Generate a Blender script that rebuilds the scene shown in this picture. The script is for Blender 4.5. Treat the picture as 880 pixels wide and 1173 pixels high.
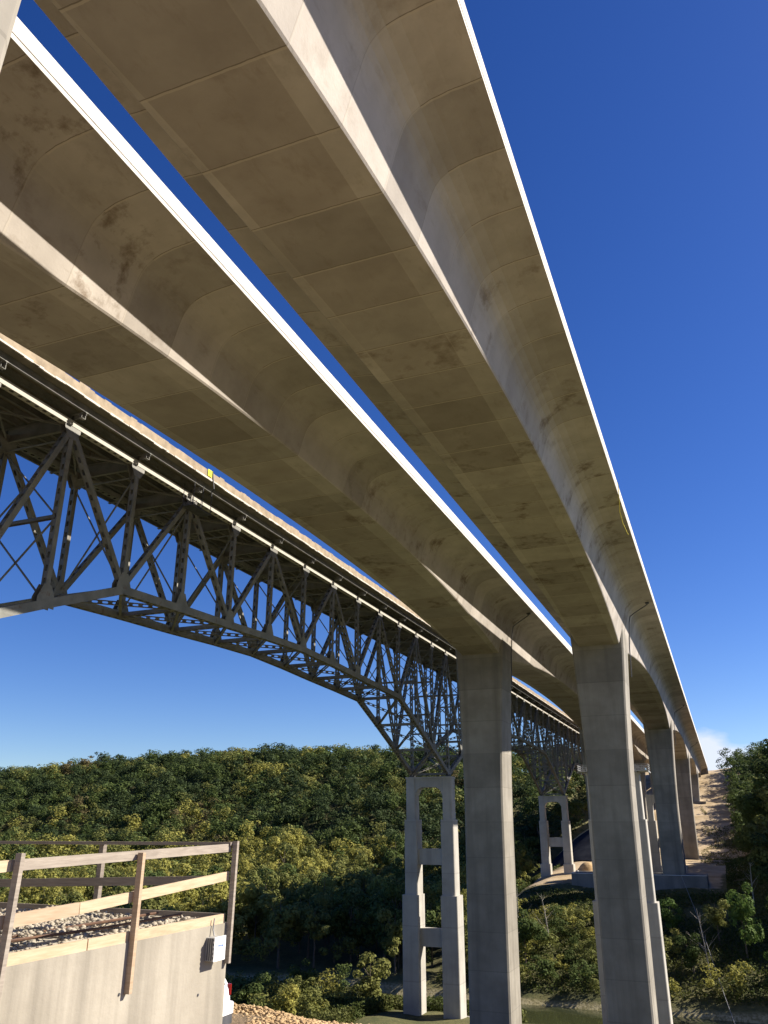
import bpy, math, random
import numpy as np
from mathutils import Vector, Matrix
R=math.radians
sc=bpy.context.scene
for o in list(bpy.data.objects): bpy.data.objects.remove(o)
# ------------------------------------------------------------ camera, sky, sun, exposure
PITCH=R(21.36); YAW=R(21.831)
cam=bpy.data.objects.new('camera',bpy.data.cameras.new('camera')); sc.collection.objects.link(cam)
cam.location=(0,0,0); cam.rotation_euler=(math.pi/2+PITCH,0,YAW)
cam.data.sensor_fit='VERTICAL'; cam.data.sensor_height=24; cam.data.sensor_width=18
cam.data.lens=909/1173*24; cam.data.clip_start=.1; cam.data.clip_end=6000
sc.camera=cam
SUN=Vector((1,.62,.83)).normalized()
w=bpy.data.worlds.new('World'); sc.world=w; w.use_nodes=True
nt=w.node_tree; nt.nodes.clear()
sky=nt.nodes.new('ShaderNodeTexSky'); sky.sky_type='NISHITA'; sky.sun_disc=False
sky.sun_elevation=math.asin(SUN.z); sky.sun_rotation=math.atan2(SUN.x,SUN.y)
sky.altitude=200; sky.air_density=.85; sky.dust_density=.25; sky.ozone_density=4.0
bg=nt.nodes.new('ShaderNodeBackground'); bg.inputs[1].default_value=.055
wo=nt.nodes.new('ShaderNodeOutputWorld')
# a small cloud bank low over the far hillside
tc=nt.nodes.new('ShaderNodeTexCoord'); mp=nt.nodes.new('ShaderNodeMapping'); mp.inputs['Scale'].default_value=(9,9,22)
no=nt.nodes.new('ShaderNodeTexNoise'); no.inputs['Scale'].default_value=1.6; no.inputs['Detail'].default_value=7
nt.links.new(tc.outputs['Generated'],mp.inputs[0]); nt.links.new(mp.outputs[0],no.inputs[0])
cd=Vector((-.008,1,.062)).normalized()
dif=nt.nodes.new('ShaderNodeVectorMath'); dif.operation='SUBTRACT'; dif.inputs[1].default_value=cd
scl=nt.nodes.new('ShaderNodeVectorMath'); scl.operation='MULTIPLY'; scl.inputs[1].default_value=(1/.05,1/.05,1/.026)
ln=nt.nodes.new('ShaderNodeVectorMath'); ln.operation='LENGTH'
nt.links.new(tc.outputs['Generated'],dif.inputs[0]); nt.links.new(dif.outputs[0],scl.inputs[0]); nt.links.new(scl.outputs[0],ln.inputs[0])
ma=nt.nodes.new('ShaderNodeMath'); ma.operation='MULTIPLY_ADD'; ma.inputs[1].default_value=2.2; ma.inputs[2].default_value=-.15
nt.links.new(no.outputs[0],ma.inputs[0])
sb=nt.nodes.new('ShaderNodeMath'); sb.operation='SUBTRACT'; nt.links.new(ma.outputs[0],sb.inputs[0]); nt.links.new(ln.outputs['Value'],sb.inputs[1])
cr=nt.nodes.new('ShaderNodeMapRange'); cr.inputs[1].default_value=-.3; cr.inputs[2].default_value=.25; cr.inputs[3].default_value=0; cr.inputs[4].default_value=.85
nt.links.new(sb.outputs[0],cr.inputs[0])
hs=nt.nodes.new('ShaderNodeHueSaturation'); hs.inputs['Hue'].default_value=.518; hs.inputs['Saturation'].default_value=1.26; hs.inputs['Value'].default_value=1.2; nt.links.new(sky.outputs[0],hs.inputs['Color'])
mx=nt.nodes.new('ShaderNodeMix'); mx.data_type='RGBA'; mx.inputs[7].default_value=(7.6,8.0,9.2,1)
nt.links.new(cr.outputs[0],mx.inputs[0]); nt.links.new(hs.outputs[0],mx.inputs[6]); nt.links.new(mx.outputs[2],bg.inputs[0]); nt.links.new(bg.outputs[0],wo.inputs[0])
sl=bpy.data.lights.new('sun','SUN'); sl.energy=5.0; sl.angle=R(.53); sl.color=(1,.91,.78)
so=bpy.data.objects.new('sun',sl); sc.collection.objects.link(so); so.rotation_euler=SUN.to_track_quat('Z','Y').to_euler()
sc.view_settings.view_transform='Standard'; sc.view_settings.look='None'; sc.view_settings.gamma=1
sc.view_settings.exposure=1.08; sc.view_settings.use_curve_mapping=False
sc.render.engine='CYCLES'; sc.cycles.max_bounces=8; sc.cycles.diffuse_bounces=4

# ------------------------------------------------------------ helpers
col=sc.collection
class MB:
    def __init__(s): s.v=[]; s.f=[]
    def add(s,vs,fs):
        n=len(s.v); s.v+= [tuple(v) for v in vs]; s.f+=[tuple(n+i for i in f) for f in fs]
    def box(s,x0,x1,y0,y1,z0,z1):
        s.add([(x0,y0,z0),(x1,y0,z0),(x1,y1,z0),(x0,y1,z0),(x0,y0,z1),(x1,y0,z1),(x1,y1,z1),(x0,y1,z1)],
              [(3,2,1,0),(4,5,6,7),(0,1,5,4),(1,2,6,5),(2,3,7,6),(3,0,4,7)])
    def frame(s,p,q,a=None):
        p=Vector(p);q=Vector(q);t=(q-p); L=t.length; t/=L
        a=Vector(a) if a else Vector((0,0,1))
        a=(a-t*a.dot(t))
        if a.length<1e-4: a=Vector((1,0,0))-t*t.x
        a.normalize(); b=t.cross(a)
        return p,t,a,b,L
    def beam(s,p,q,wa,wb,a=None,off=0):
        p,t,a,b,L=s.frame(p,q,a); p=p+a*off
        c=[p+a*(i*wa/2)+b*(j*wb/2)+t*k for k in (0,L) for i,j in ((-1,-1),(1,-1),(1,1),(-1,1))]
        s.add(c,[(0,1,2,3),(7,6,5,4),(0,4,5,1),(1,5,6,2),(2,6,7,3),(3,7,4,0)])
    def tube(s,pts,rad,n=8,cap=True):
        pts=[Vector(p) for p in pts]; rad=rad if isinstance(rad,(list,tuple)) else [rad]*len(pts)
        base=len(s.v); pa=None
        for i,p in enumerate(pts):
            t=(pts[min(i+1,len(pts)-1)]-pts[max(i-1,0)]).normalized()
            a=Vector((.3,.2,1)) if pa is None else pa
            a=a-t*a.dot(t)
            if a.length<1e-4: a=Vector((1,0,0))-t*t.x
            a.normalize(); pa=a; b=t.cross(a)
            for k in range(n):
                an=2*math.pi*k/n; s.v.append(tuple(p+(a*math.cos(an)+b*math.sin(an))*rad[i]))
        for i in range(len(pts)-1):
            for k in range(n):
                k2=(k+1)%n; s.f.append((base+i*n+k,base+i*n+k2,base+(i+1)*n+k2,base+(i+1)*n+k))
        if cap:
            s.f.append(tuple(base+k for k in range(n))[::-1]); e=base+(len(pts)-1)*n; s.f.append(tuple(e+k for k in range(n)))
    def perf(s,p,q,a,w,off,pitch=1.15,hl=.27,hw=.3):
        # perforated cover plate: plane through axis p-q offset along b by off, its width w along a
        p,t,a,b,L=s.frame(p,q,a); n=max(1,int(round(L/pitch))); P=L/n
        for i in range(n):
            c=p+t*(P*(i+.5))+b*off
            l=min(hl,P*.36); l2=l*.62; h=w*hw; h2=h*.5
            pt=lambda x,y:c+t*x+a*y
            C=[pt(P/2,w/2),pt(-P/2,w/2),pt(-P/2,-w/2),pt(P/2,-w/2)]
            H=[pt(l,h2),pt(l2,h),pt(-l2,h),pt(-l,h2),pt(-l,-h2),pt(-l2,-h),pt(l2,-h),pt(l,-h2)]
            s.add(C+H,[(0,1,6,5),(1,2,8,7),(2,3,10,9),(3,0,4,11),(0,5,4),(1,7,6),(2,9,8),(3,11,10)])
    def laced(s,p,q,wx,wb,pitch=1.15,both=True,hl=.27,hw=.3):
        # box member: solid side plates facing +-X, perforated covers on the other two faces
        s.beam(p,q,.05,wb,(1,0,0),off=wx/2); s.beam(p,q,.05,wb,(1,0,0),off=-wx/2)
        s.perf(p,q,(1,0,0),wx-.05,wb/2-.03,pitch,hl,hw)
        if both: s.perf(p,q,(1,0,0),wx-.05,-wb/2+.03,pitch,hl,hw)
    def bevel_box(s,x0,x1,y0,y1,z0,z1,c):
        # vertical prism with chamfered vertical edges
        P=[(x0+c,y0),(x1-c,y0),(x1,y0+c),(x1,y1-c),(x1-c,y1),(x0+c,y1),(x0,y1-c),(x0,y0+c)]
        s.prism(P,z0,z1)
    def prism(s,P,z0,z1):
        n=len(P); s.add([(x,y,z0) for x,y in P]+[(x,y,z1) for x,y in P],
            [tuple(range(n))[::-1],tuple(range(n,2*n))]+[(i,(i+1)%n,n+(i+1)%n,n+i) for i in range(n)])
    def build(s,name,mat,parent=None,smooth=False,loc=None):
        me=bpy.data.meshes.new(name); me.from_pydata(s.v,[],s.f); me.update()
        if smooth: me.polygons.foreach_set('use_smooth',[True]*len(me.polygons))
        o=bpy.data.objects.new(name,me); col.objects.link(o)
        if mat: me.materials.append(mat)
        if parent: 
            o.parent=parent; o.matrix_parent_inverse=Matrix.Translation(-Vector(parent.location))
        return o
def recalc(o):
    import bmesh
    b=bmesh.new(); b.from_mesh(o.data); bmesh.ops.recalc_face_normals(b,faces=b.faces); b.to_mesh(o.data); b.free()
def np_mesh(name,V,F,mat,cols=None,smooth=False):
    me=bpy.data.meshes.new(name); V=np.asarray(V,np.float32); F=np.asarray(F,np.int32); k=F.shape[1]
    me.vertices.add(len(V)); me.vertices.foreach_set('co',V.ravel())
    me.loops.add(F.size); me.loops.foreach_set('vertex_index',F.ravel())
    me.polygons.add(len(F)); me.polygons.foreach_set('loop_start',np.arange(0,F.size,k,dtype=np.int32))
    me.polygons.foreach_set('loop_total',np.full(len(F),k,np.int32))
    if smooth: me.polygons.foreach_set('use_smooth',np.ones(len(F),bool))
    me.update(calc_edges=True)
    if cols is not None:
        a=me.color_attributes.new('tint','FLOAT_COLOR','POINT'); a.data.foreach_set('color',np.asarray(cols,np.float32).ravel())
    me.materials.append(mat); return me
def tag(o,label=None,cat=None,group=None,kind=None):
    if label: o['label']=label
    if cat: o['category']=cat
    if group: o['group']=group
    if kind: o['kind']=kind
    return o
def thing(name,label,cat,loc=(0,0,0),group=None,rz=0):
    o=bpy.data.objects.new(name,None); o.empty_display_size=.5; col.objects.link(o); o.location=loc; o.rotation_euler=(0,0,rz)
    return tag(o,label,cat,group)

# ------------------------------------------------------------ materials
class Mat:
    def __init__(s,name,rough=.8):
        s.m=bpy.data.materials.new(name); s.m.use_nodes=True; s.n=s.m.node_tree.nodes; s.l=s.m.node_tree.links
        s.b=s.n['Principled BSDF']; s.b.inputs['Roughness'].default_value=rough; s.b.inputs['Specular IOR Level'].default_value=.25
        s.geo=s.n.new('ShaderNodeNewGeometry'); s.pos=s.geo.outputs['Position']
    def noise(s,scale,detail=5,vec=None,stretch=None,rough=.55):
        v=vec or s.pos
        if stretch:
            m=s.n.new('ShaderNodeVectorMath'); m.operation='MULTIPLY'; m.inputs[1].default_value=stretch; s.l.new(v,m.inputs[0]); v=m.outputs[0]
        t=s.n.new('ShaderNodeTexNoise'); t.inputs['Scale'].default_value=scale; t.inputs['Detail'].default_value=detail; t.inputs['Roughness'].default_value=rough
        s.l.new(v,t.inputs['Vector']); return t.outputs['Fac']
    def rng(s,x,a,b,c=0,d=1):
        r=s.n.new('ShaderNodeMapRange'); 
        for i,v in enumerate((a,b,c,d)): r.inputs[i+1].default_value=v
        s.l.new(x,r.inputs[0]); return r.outputs[0]
    def math(s,op,x,y=None):
        m=s.n.new('ShaderNodeMath'); m.operation=op
        for i,v in enumerate((x,y)):
            if v is None: continue
            if isinstance(v,(int,float)): m.inputs[i].default_value=v
            else: s.l.new(v,m.inputs[i])
        return m.outputs[0]
    def mix(s,f,a,b,mode='MIX'):
        m=s.n.new('ShaderNodeMix'); m.data_type='RGBA'; m.blend_type=mode
        for i,v in ((0,f),(6,a),(7,b)):
            if isinstance(v,(int,float)): m.inputs[i].default_value=v
            elif isinstance(v,(tuple,list)): m.inputs[i].default_value=tuple(v)+(1,) if len(v)==3 else v
            else: s.l.new(v,m.inputs[i])
        return m.outputs[2]
    def bump(s,h,strength=.3,dist=.05):
        b=s.n.new('ShaderNodeBump'); b.inputs['Strength'].default_value=strength; b.inputs['Distance'].default_value=dist
        s.l.new(h,b.inputs['Height']); s.l.new(b.outputs[0],s.b.inputs['Normal'])
    def color(s,c):
        if isinstance(c,(tuple,list)): s.b.inputs['Base Color'].default_value=tuple(c)+(1,)
        else: s.l.new(c,s.b.inputs['Base Color'])
        return s.m
    def sep(s):
        x=s.n.new('ShaderNodeSeparateXYZ'); s.l.new(s.pos,x.inputs[0]); return x.outputs
def girder_mat():
    m=Mat('bridge concrete',.85); x,y,z=m.sep()
    # each cast segment keeps its own tone
    seg=m.math('FLOOR',m.math('DIVIDE',m.math('SUBTRACT',y,19.1),4.67))
    wn=m.n.new('ShaderNodeTexWhiteNoise'); wn.noise_dimensions='2D'
    cx=m.n.new('ShaderNodeCombineXYZ'); m.l.new(seg,cx.inputs[0]); m.l.new(m.math('FLOOR',m.math('DIVIDE',m.math('ADD',x,25.2),19.8)),cx.inputs[1]); m.l.new(cx.outputs[0],wn.inputs['Vector'])
    tone=m.rng(wn.outputs['Value'],0,1,.80,1.08)
    c=m.mix(m.rng(m.noise(.35,6),.3,.7),(.385,.348,.31),(.50,.457,.41))
    st=m.rng(m.noise(.42,8,rough=.68),.52,.68)      # damp form-oil stains
    wn2=m.n.new('ShaderNodeTexWhiteNoise'); wn2.noise_dimensions='3D'; m.l.new(cx.outputs[0],wn2.inputs['Vector']); cx.inputs[2].default_value=.0
    amt=m.math('MULTIPLY',m.rng(m.math('FRACT',m.math('MULTIPLY',wn2.outputs['Value'],7.31)),.3,1.0,.1,.95),1.0)
    c=m.mix(m.math('MULTIPLY',st,amt),c,(.15,.105,.065))
    # form panels on the soffit: a border strip along each side and a stained middle panel, coloured darker for underside shade
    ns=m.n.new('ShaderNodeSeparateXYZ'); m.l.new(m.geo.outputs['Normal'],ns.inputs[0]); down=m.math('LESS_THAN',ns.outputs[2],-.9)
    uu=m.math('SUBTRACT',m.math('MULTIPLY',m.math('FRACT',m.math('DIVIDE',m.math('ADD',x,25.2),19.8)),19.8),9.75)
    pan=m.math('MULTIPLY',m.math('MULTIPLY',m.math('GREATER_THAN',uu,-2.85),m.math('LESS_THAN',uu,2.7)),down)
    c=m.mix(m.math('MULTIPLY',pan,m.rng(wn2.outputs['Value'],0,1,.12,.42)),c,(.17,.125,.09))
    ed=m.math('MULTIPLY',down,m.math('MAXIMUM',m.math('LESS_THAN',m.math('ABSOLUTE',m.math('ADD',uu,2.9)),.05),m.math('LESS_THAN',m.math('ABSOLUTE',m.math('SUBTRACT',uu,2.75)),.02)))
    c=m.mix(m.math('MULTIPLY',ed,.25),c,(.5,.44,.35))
    st2=m.rng(m.noise(1.1,8,stretch=(1,.35,1),rough=.7),.56,.7)
    c=m.mix(m.math('MULTIPLY',st2,.35),c,(.24,.19,.14))
    h=m.n.new('ShaderNodeHueSaturation'); m.l.new(c,h.inputs['Color']); m.l.new(tone,h.inputs['Value'])
    # thin joint line at each segment end
    fr=m.math('FRACT',m.math('ADD',m.math('DIVIDE',m.math('SUBTRACT',y,19.1),4.67),.5))
    wob=m.math('ADD',fr,m.rng(m.noise(1.5,3),.3,.7,-.004,.004))
    j=m.math('LESS_THAN',m.math('ABSOLUTE',m.math('SUBTRACT',wob,.5)),.016)
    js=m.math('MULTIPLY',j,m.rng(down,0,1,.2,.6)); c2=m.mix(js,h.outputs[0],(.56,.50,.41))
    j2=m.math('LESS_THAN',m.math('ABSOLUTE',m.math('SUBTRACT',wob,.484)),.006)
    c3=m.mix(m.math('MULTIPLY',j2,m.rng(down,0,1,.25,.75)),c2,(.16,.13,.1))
    hh=m.math('ADD',m.math('MULTIPLY',j,-.5),m.noise(6,4))
    m.bump(hh,.25,.04)
    return m.color(c3)
def conc_mat(name,a,b,streak=.3,sc_=1.0,lift=0.0):
    m=Mat(name,.88); x,y,z=m.sep()
    c=m.mix(m.rng(m.noise(.5*sc_,6),.3,.7),a,b)
    s1=m.rng(m.noise(1.0*sc_,5,stretch=(1,1,.05)),.48,.72)
    c=m.mix(m.math('MULTIPLY',s1,streak),c,tuple(k*.52 for k in a))
    if lift:
        fl=m.math('FLOOR',m.math('DIVIDE',z,lift)); wn=m.n.new('ShaderNodeTexWhiteNoise'); wn.noise_dimensions='1D'; m.l.new(fl,wn.inputs['W'])
        h=m.n.new('ShaderNodeHueSaturation'); m.l.new(c,h.inputs['Color']); m.l.new(m.rng(wn.outputs['Value'],0,1,.86,1.06),h.inputs['Value']); c=h.outputs[0]
        fr=m.math('FRACT',m.math('DIVIDE',z,lift)); j=m.math('LESS_THAN',fr,.022); c=m.mix(m.math('MULTIPLY',j,.3),c,tuple(k*.45 for k in a))
    if lift:
        vl=m.math('LESS_THAN',m.math('FRACT',m.math('DIVIDE',m.math('ADD',x,y),1.22)),.03); c=m.mix(m.math('MULTIPLY',vl,.16),c,tuple(k*.5 for k in a))
        bl=m.rng(m.noise(.16,7,rough=.6),.5,.62); c=m.mix(m.math('MULTIPLY',bl,.25),c,tuple(k*.6 for k in a))
    m.bump(m.noise(5*sc_,5),.2,.03)
    return m.color(c)
def steel_mat():
    m=Mat('painted steel',.6); c=m.mix(m.rng(m.noise(.7,5),.35,.65),(.165,.165,.15),(.245,.24,.22))
    r=m.rng(m.noise(1.3,8,rough=.72),.58,.68); c=m.mix(m.math('MULTIPLY',r,.7),c,(.13,.07,.04)); m.bump(m.noise(9,3),.1,.01); return m.color(c)
def simple(name,a,b,scale=2,rough=.7,metal=0,bump=.15):
    m=Mat(name,rough); m.b.inputs['Metallic'].default_value=metal
    m.bump(m.noise(scale*4,4),bump,.02); return m.color(m.mix(m.rng(m.noise(scale,5),.35,.65),a,b))
def wood_mat(name,a,b):
    m=Mat(name,.8); g=m.noise(3,6,stretch=(1,1,9)); c=m.mix(m.rng(m.noise(2.5,5,stretch=(1.2,1.2,14)),.3,.7),a,b)
    k=m.rng(m.noise(1.1,6,stretch=(2,1,3)),.6,.72); c=m.mix(m.math('MULTIPLY',k,.4),c,tuple(v*.45 for v in a)); m.bump(g,.3,.01); return m.color(c)
def leaf_mat(name,a,b,use_attr=False):
    m=Mat(name,.75); m.b.inputs['Specular IOR Level'].default_value=.12
    ri=m.geo.outputs['Random Per Island']
    if use_attr:
        at=m.n.new('ShaderNodeVertexColor'); at.layer_name='tint'; c=at.outputs[0]
    else:
        oi=m.n.new('ShaderNodeObjectInfo'); c=m.mix(oi.outputs['Random'],a,b)
    h=m.n.new('ShaderNodeHueSaturation'); m.l.new(c,h.inputs['Color']); m.l.new(m.rng(ri,0,1,.84,1.16),h.inputs['Value'])
    m.l.new(m.rng(ri,0,1,.493,.507),h.inputs['Hue'])
    m.color(h.outputs[0]); tr=m.n.new('ShaderNodeBsdfTranslucent'); m.l.new(h.outputs[0],tr.inputs[0])
    ms=m.n.new('ShaderNodeMixShader'); ms.inputs[0].default_value=.3; m.l.new(m.b.outputs[0],ms.inputs[1]); m.l.new(tr.outputs[0],ms.inputs[2])
    m.l.new(ms.outputs[0],m.n['Material Output'].inputs[0]); return m.m
M={}
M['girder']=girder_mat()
M['pier']=conc_mat('pier concrete',(.25,.23,.195),(.35,.325,.28),.5,.6,5.2)
M['footing']=conc_mat('shaded footing concrete',(.17,.165,.155),(.25,.24,.225),.4,.6)  # shade around the footings is put into this darker concrete colour
M['oldpier']=conc_mat('old pier concrete',(.42,.40,.36),(.52,.50,.45),.35,.8,9)
M['parapet']=conc_mat('new parapet concrete',(.55,.53,.49),(.66,.64,.60),.22,2.0)
M['wall']=conc_mat('cast wall concrete',(.29,.262,.21),(.39,.355,.29),.65,2.2)
M['oldpar']=simple('old parapet concrete',(.24,.185,.12),(.36,.285,.19),1.1)
M['spall']=simple('spalled concrete edge',(.5,.46,.4),(.62,.58,.52),2)
M['steel']=steel_mat()
M['slab']=simple('old deck slab',(.17,.15,.12),(.25,.22,.18),.8)
M['chord']=simple('sunlit chord steel',(.42,.40,.35),(.46,.44,.39),1.3)  # paler steel for the near top chord, its sunlit strip put into the colour
M['pipe']=simple('dark drain pipe',(.06,.065,.07),(.10,.10,.11),3,.5)
M['galv']=simple('galvanised steel',(.35,.35,.34),(.5,.5,.49),6,.45,.3)
M['wood_new']=wood_mat('fresh pine board',(.42,.315,.20),(.54,.43,.295))
M['wood_old']=wood_mat('weathered board',(.24,.205,.17),(.36,.315,.26))
M['wood_mid']=wood_mat('aged pine board',(.36,.26,.17),(.46,.35,.245))
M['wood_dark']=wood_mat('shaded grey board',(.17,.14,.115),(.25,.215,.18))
M['white']=simple('white enamel',(.74,.74,.73),(.8,.8,.79),5,.35,0,.03)
M['blue']=simple('blue print',(.03,.12,.4),(.04,.15,.45),5,.5)
M['carpaint']=simple('white car paint',(.78,.78,.77),(.8,.8,.8),1,.2,0,0)
M['black']=simple('black rubber',(.02,.02,.02),(.035,.035,.035),4,.7)
M['glass']=simple('tinted car glass',(.015,.018,.02),(.02,.024,.028),1,.08,0,0)
M['red']=simple('red lamp lens',(.16,.008,.008),(.22,.012,.01),3,.2,0,0)
M['chrome']=simple('wheel alloy',(.45,.45,.46),(.55,.55,.56),3,.3,.8,0)
M['rope']=simple('yellow rope',(.75,.62,.05),(.85,.72,.1),9,.7)
M['cable']=simple('grey cable',(.25,.25,.25),(.35,.35,.35),9,.6)
M['stone']=simple('rubble stone',(.24,.205,.15),(.42,.37,.29),4,.9)
M['clod']=simple('clay clods',(.33,.22,.11),(.47,.34,.19),2.2,.95)
M['bark']=simple('bark',(.10,.08,.06),(.17,.14,.11),4,.9)
M['deadwood']=simple('bleached dead wood',(.36,.32,.26),(.50,.46,.39),4,.9)
M['tarp']=simple('black slope fabric',(.018,.02,.028),(.03,.033,.042),.3,.6)
M['tarp'].node_tree.nodes['Principled BSDF'].inputs['Roughness'].default_value=1; M['tarp'].node_tree.nodes['Principled BSDF'].inputs['Specular IOR Level'].default_value=0
M['vest']=simple('yellow work vest',(.75,.8,.03),(.8,.85,.06),5)
M['cloth']=simple('dark work clothes',(.03,.035,.05),(.05,.055,.07),5)
M['skin']=simple('skin',(.45,.27,.19),(.5,.3,.21),5)

# ------------------------------------------------------------ terrain
def sm(t): t=np.clip(t,0,1); return t*t*(3-2*t)
def vnoise(X,Y,s,seed=0):
    X=X/s+seed*17.3; Y=Y/s+seed*9.1; xi=np.floor(X); yi=np.floor(Y); fx=sm(X-xi); fy=sm(Y-yi)
    def h(a,b): v=np.sin(a*127.1+b*311.7+seed*74.7)*43758.5453; return v-np.floor(v)
    return (h(xi,yi)*(1-fx)+h(xi+1,yi)*fx)*(1-fy)+(h(xi,yi+1)*(1-fx)+h(xi+1,yi+1)*fx)*fy*1.0
def river_y(X): return 178+.0009*np.clip(-X-60,0,400)**1.35*np.sign(1)
def height(X,Y):
    X=np.asarray(X,float);Y=np.asarray(Y,float)
    near=np.interp(Y,[-60,2,12,19,22.5,26,60,100,135,160,170],[-1.8,-1.75,-4.6,-4.9,-4.85,-6.2,-17,-27.5,-31,-32.8,-35])
    near=near-np.clip((X+13)*.045,0,.9)*sm((Y-12)/8)
    corr=np.interp(Y,[170,191,203,240,262,290,330,403,440,470,537,560,607,640,900,1500],[-35,-35,-31.5,-23,-17.5,-15.5,-14.6,-15,-9,-2,11,18,30,35,42,50])
    floor=np.interp(Y,[170,300,360,420,490,560,900,2500],[-33.5,-32,-18,5,30,34,40,55])
    Hm=np.interp(X,[-900,-560,-420,-300,-200,-100],[.84,.91,1.0,1.09,1.0,.95])+.02*np.sin(X/37.); 
    floor=np.where(floor>-30,-30+(floor+30)*Hm,floor)
    wl=sm((X+88)/36)                    # corridor weight, left side
    far=floor*(1-wl)+corr*wl
    rt=sm((X-0)/42)*np.interp(Y,[195,225,260,320,400,500,700],[1,20,42,42,22,8,2])
    far=far+rt
    nl=sm((X+150)/90)*1.0                # near bank falls away to the valley on the left
    nearv=near*nl+(-33)*(1-nl); nearv=np.where(Y<15,np.minimum(near,near*nl+(-12)*(1-nl)),nearv)
    t=sm((Y-160)/20); h=nearv*(1-t)+far*t
    h=h+(vnoise(X,Y,22,1)-.5)*2.2*sm((Y-60)/60)+(vnoise(X,Y,7,2)-.5)*.9*sm((Y-24)/60)
    d=np.abs(Y-river_y(X)-1); carve=sm((14.5-d)/4); h=h*(1-carve)+(-38.2)*carve
    return h
def hz(x,y): return float(height(np.array([x]),np.array([y]))[0])
def axis(segs):
    out=[]
    for a,b,s in segs: out+=list(np.arange(a,b,s))
    return np.array(out+[segs[-1][1]])
gx=axis([(-2600,-900,100),(-900,-420,16),(-420,-160,5),(-160,60,2),(60,160,6),(160,600,20),(600,2600,100)])
gy=axis([(-1500,-60,60),(-60,0,5),(0,40,1),(40,160,3),(160,360,2.5),(360,640,5),(640,1200,30),(1200,3500,120)])
GX,GY=np.meshgrid(gx,gy); GZ=height(GX,GY)
nx,ny=len(gx),len(gy); idx=np.arange(nx*ny).reshape(ny,nx)
F=np.stack([idx[:-1,:-1],idx[:-1,1:],idx[1:,1:],idx[1:,:-1]],-1).reshape(-1,4)
def dirtmask(X,Y):
    a=sm((38-Y)/10)*sm((X+110)/30)
    b=sm((Y-290)/30)*sm((X+62)/14)*sm((22-X)/14)*(1-.65*sm((vnoise(X,Y,13,5)-.45)*5)*sm((Y-330)/30)*sm((500-Y)/60))
    c=sm((Y-255)/15)*sm((X+66)/10)*sm((0-X)/6)*.85
    return np.clip(np.maximum(np.maximum(a,b),c),0,1)
dm=dirtmask(GX,GY).ravel(); bank=(sm((3.2-np.abs(GY-river_y(GX)-14))/2)*.8).ravel()
cols=np.stack([dm,bank,np.zeros_like(dm),np.ones_like(dm)],1)
def ground_mat():
    m=Mat('ground',.95); at=m.n.new('ShaderNodeVertexColor'); at.layer_name='tint'
    sp=m.n.new('ShaderNodeSeparateColor'); m.l.new(at.outputs[0],sp.inputs[0])
    d=m.mix(m.rng(m.noise(.25,8,rough=.65),.35,.65),(.15,.11,.065),(.24,.18,.115))
    d=m.mix(m.rng(m.noise(1.7,6),.5,.75),d,(.13,.095,.06))
    g=m.mix(m.rng(m.noise(.16,8,rough=.7),.35,.65),(.06,.068,.024),(.145,.13,.052))
    g=m.mix(m.rng(m.noise(1.2,6,rough=.7),.45,.7),g,(.055,.06,.025))
    yy=m.sep()[1]; d=m.mix(m.rng(yy,120,260),d,m.mix(m.rng(m.noise(.09,8,rough=.65),.38,.62),(.32,.235,.13),(.52,.41,.27)))
    k=m.math('ADD',sp.outputs[0],m.rng(m.noise(.5,6),.2,.8,-.3,.3)); c=m.mix(m.rng(k,.4,.6),g,d)
    s=m.mix(m.rng(m.noise(2.0,5),.4,.6),(.22,.19,.09),(.46,.40,.24)); c=m.mix(m.rng(sp.outputs[1],.3,.9),c,s)
    m.bump(m.noise(1.5,8,rough=.7),.6,.35); return m.color(c)
M['ground']=ground_mat()
g=bpy.data.objects.new('ground',np_mesh('ground',np.stack([GX,GY,GZ],-1).reshape(-1,3),F,M['ground'],cols,True)); col.objects.link(g); tag(g,kind='structure')
def water_mat():
    m=Mat('river water',.06); m.b.inputs['Specular IOR Level'].default_value=.5
    m.bump(m.noise(.8,5,stretch=(.5,1,1)),.08,.1); return m.color((.035,.04,.018))
mb=MB(); mb.add([(-700,150,-36),(500,150,-36),(500,330,-36),(-700,330,-36)],[(0,1,2,3)])
# clip the sheet to the channel: strips that follow the river
mb=MB(); xs=np.arange(-420,420,10.)
for a,b in zip(xs[:-1],xs[1:]):
    ya,yb=float(river_y(a)),float(river_y(b)); mb.add([(a,ya-18,-36),(b,yb-18,-36),(b,yb+18,-36),(a,ya+18,-36)],[(0,1,2,3)])
tag(mb.build('river',water_mat()),kind='structure')

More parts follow.
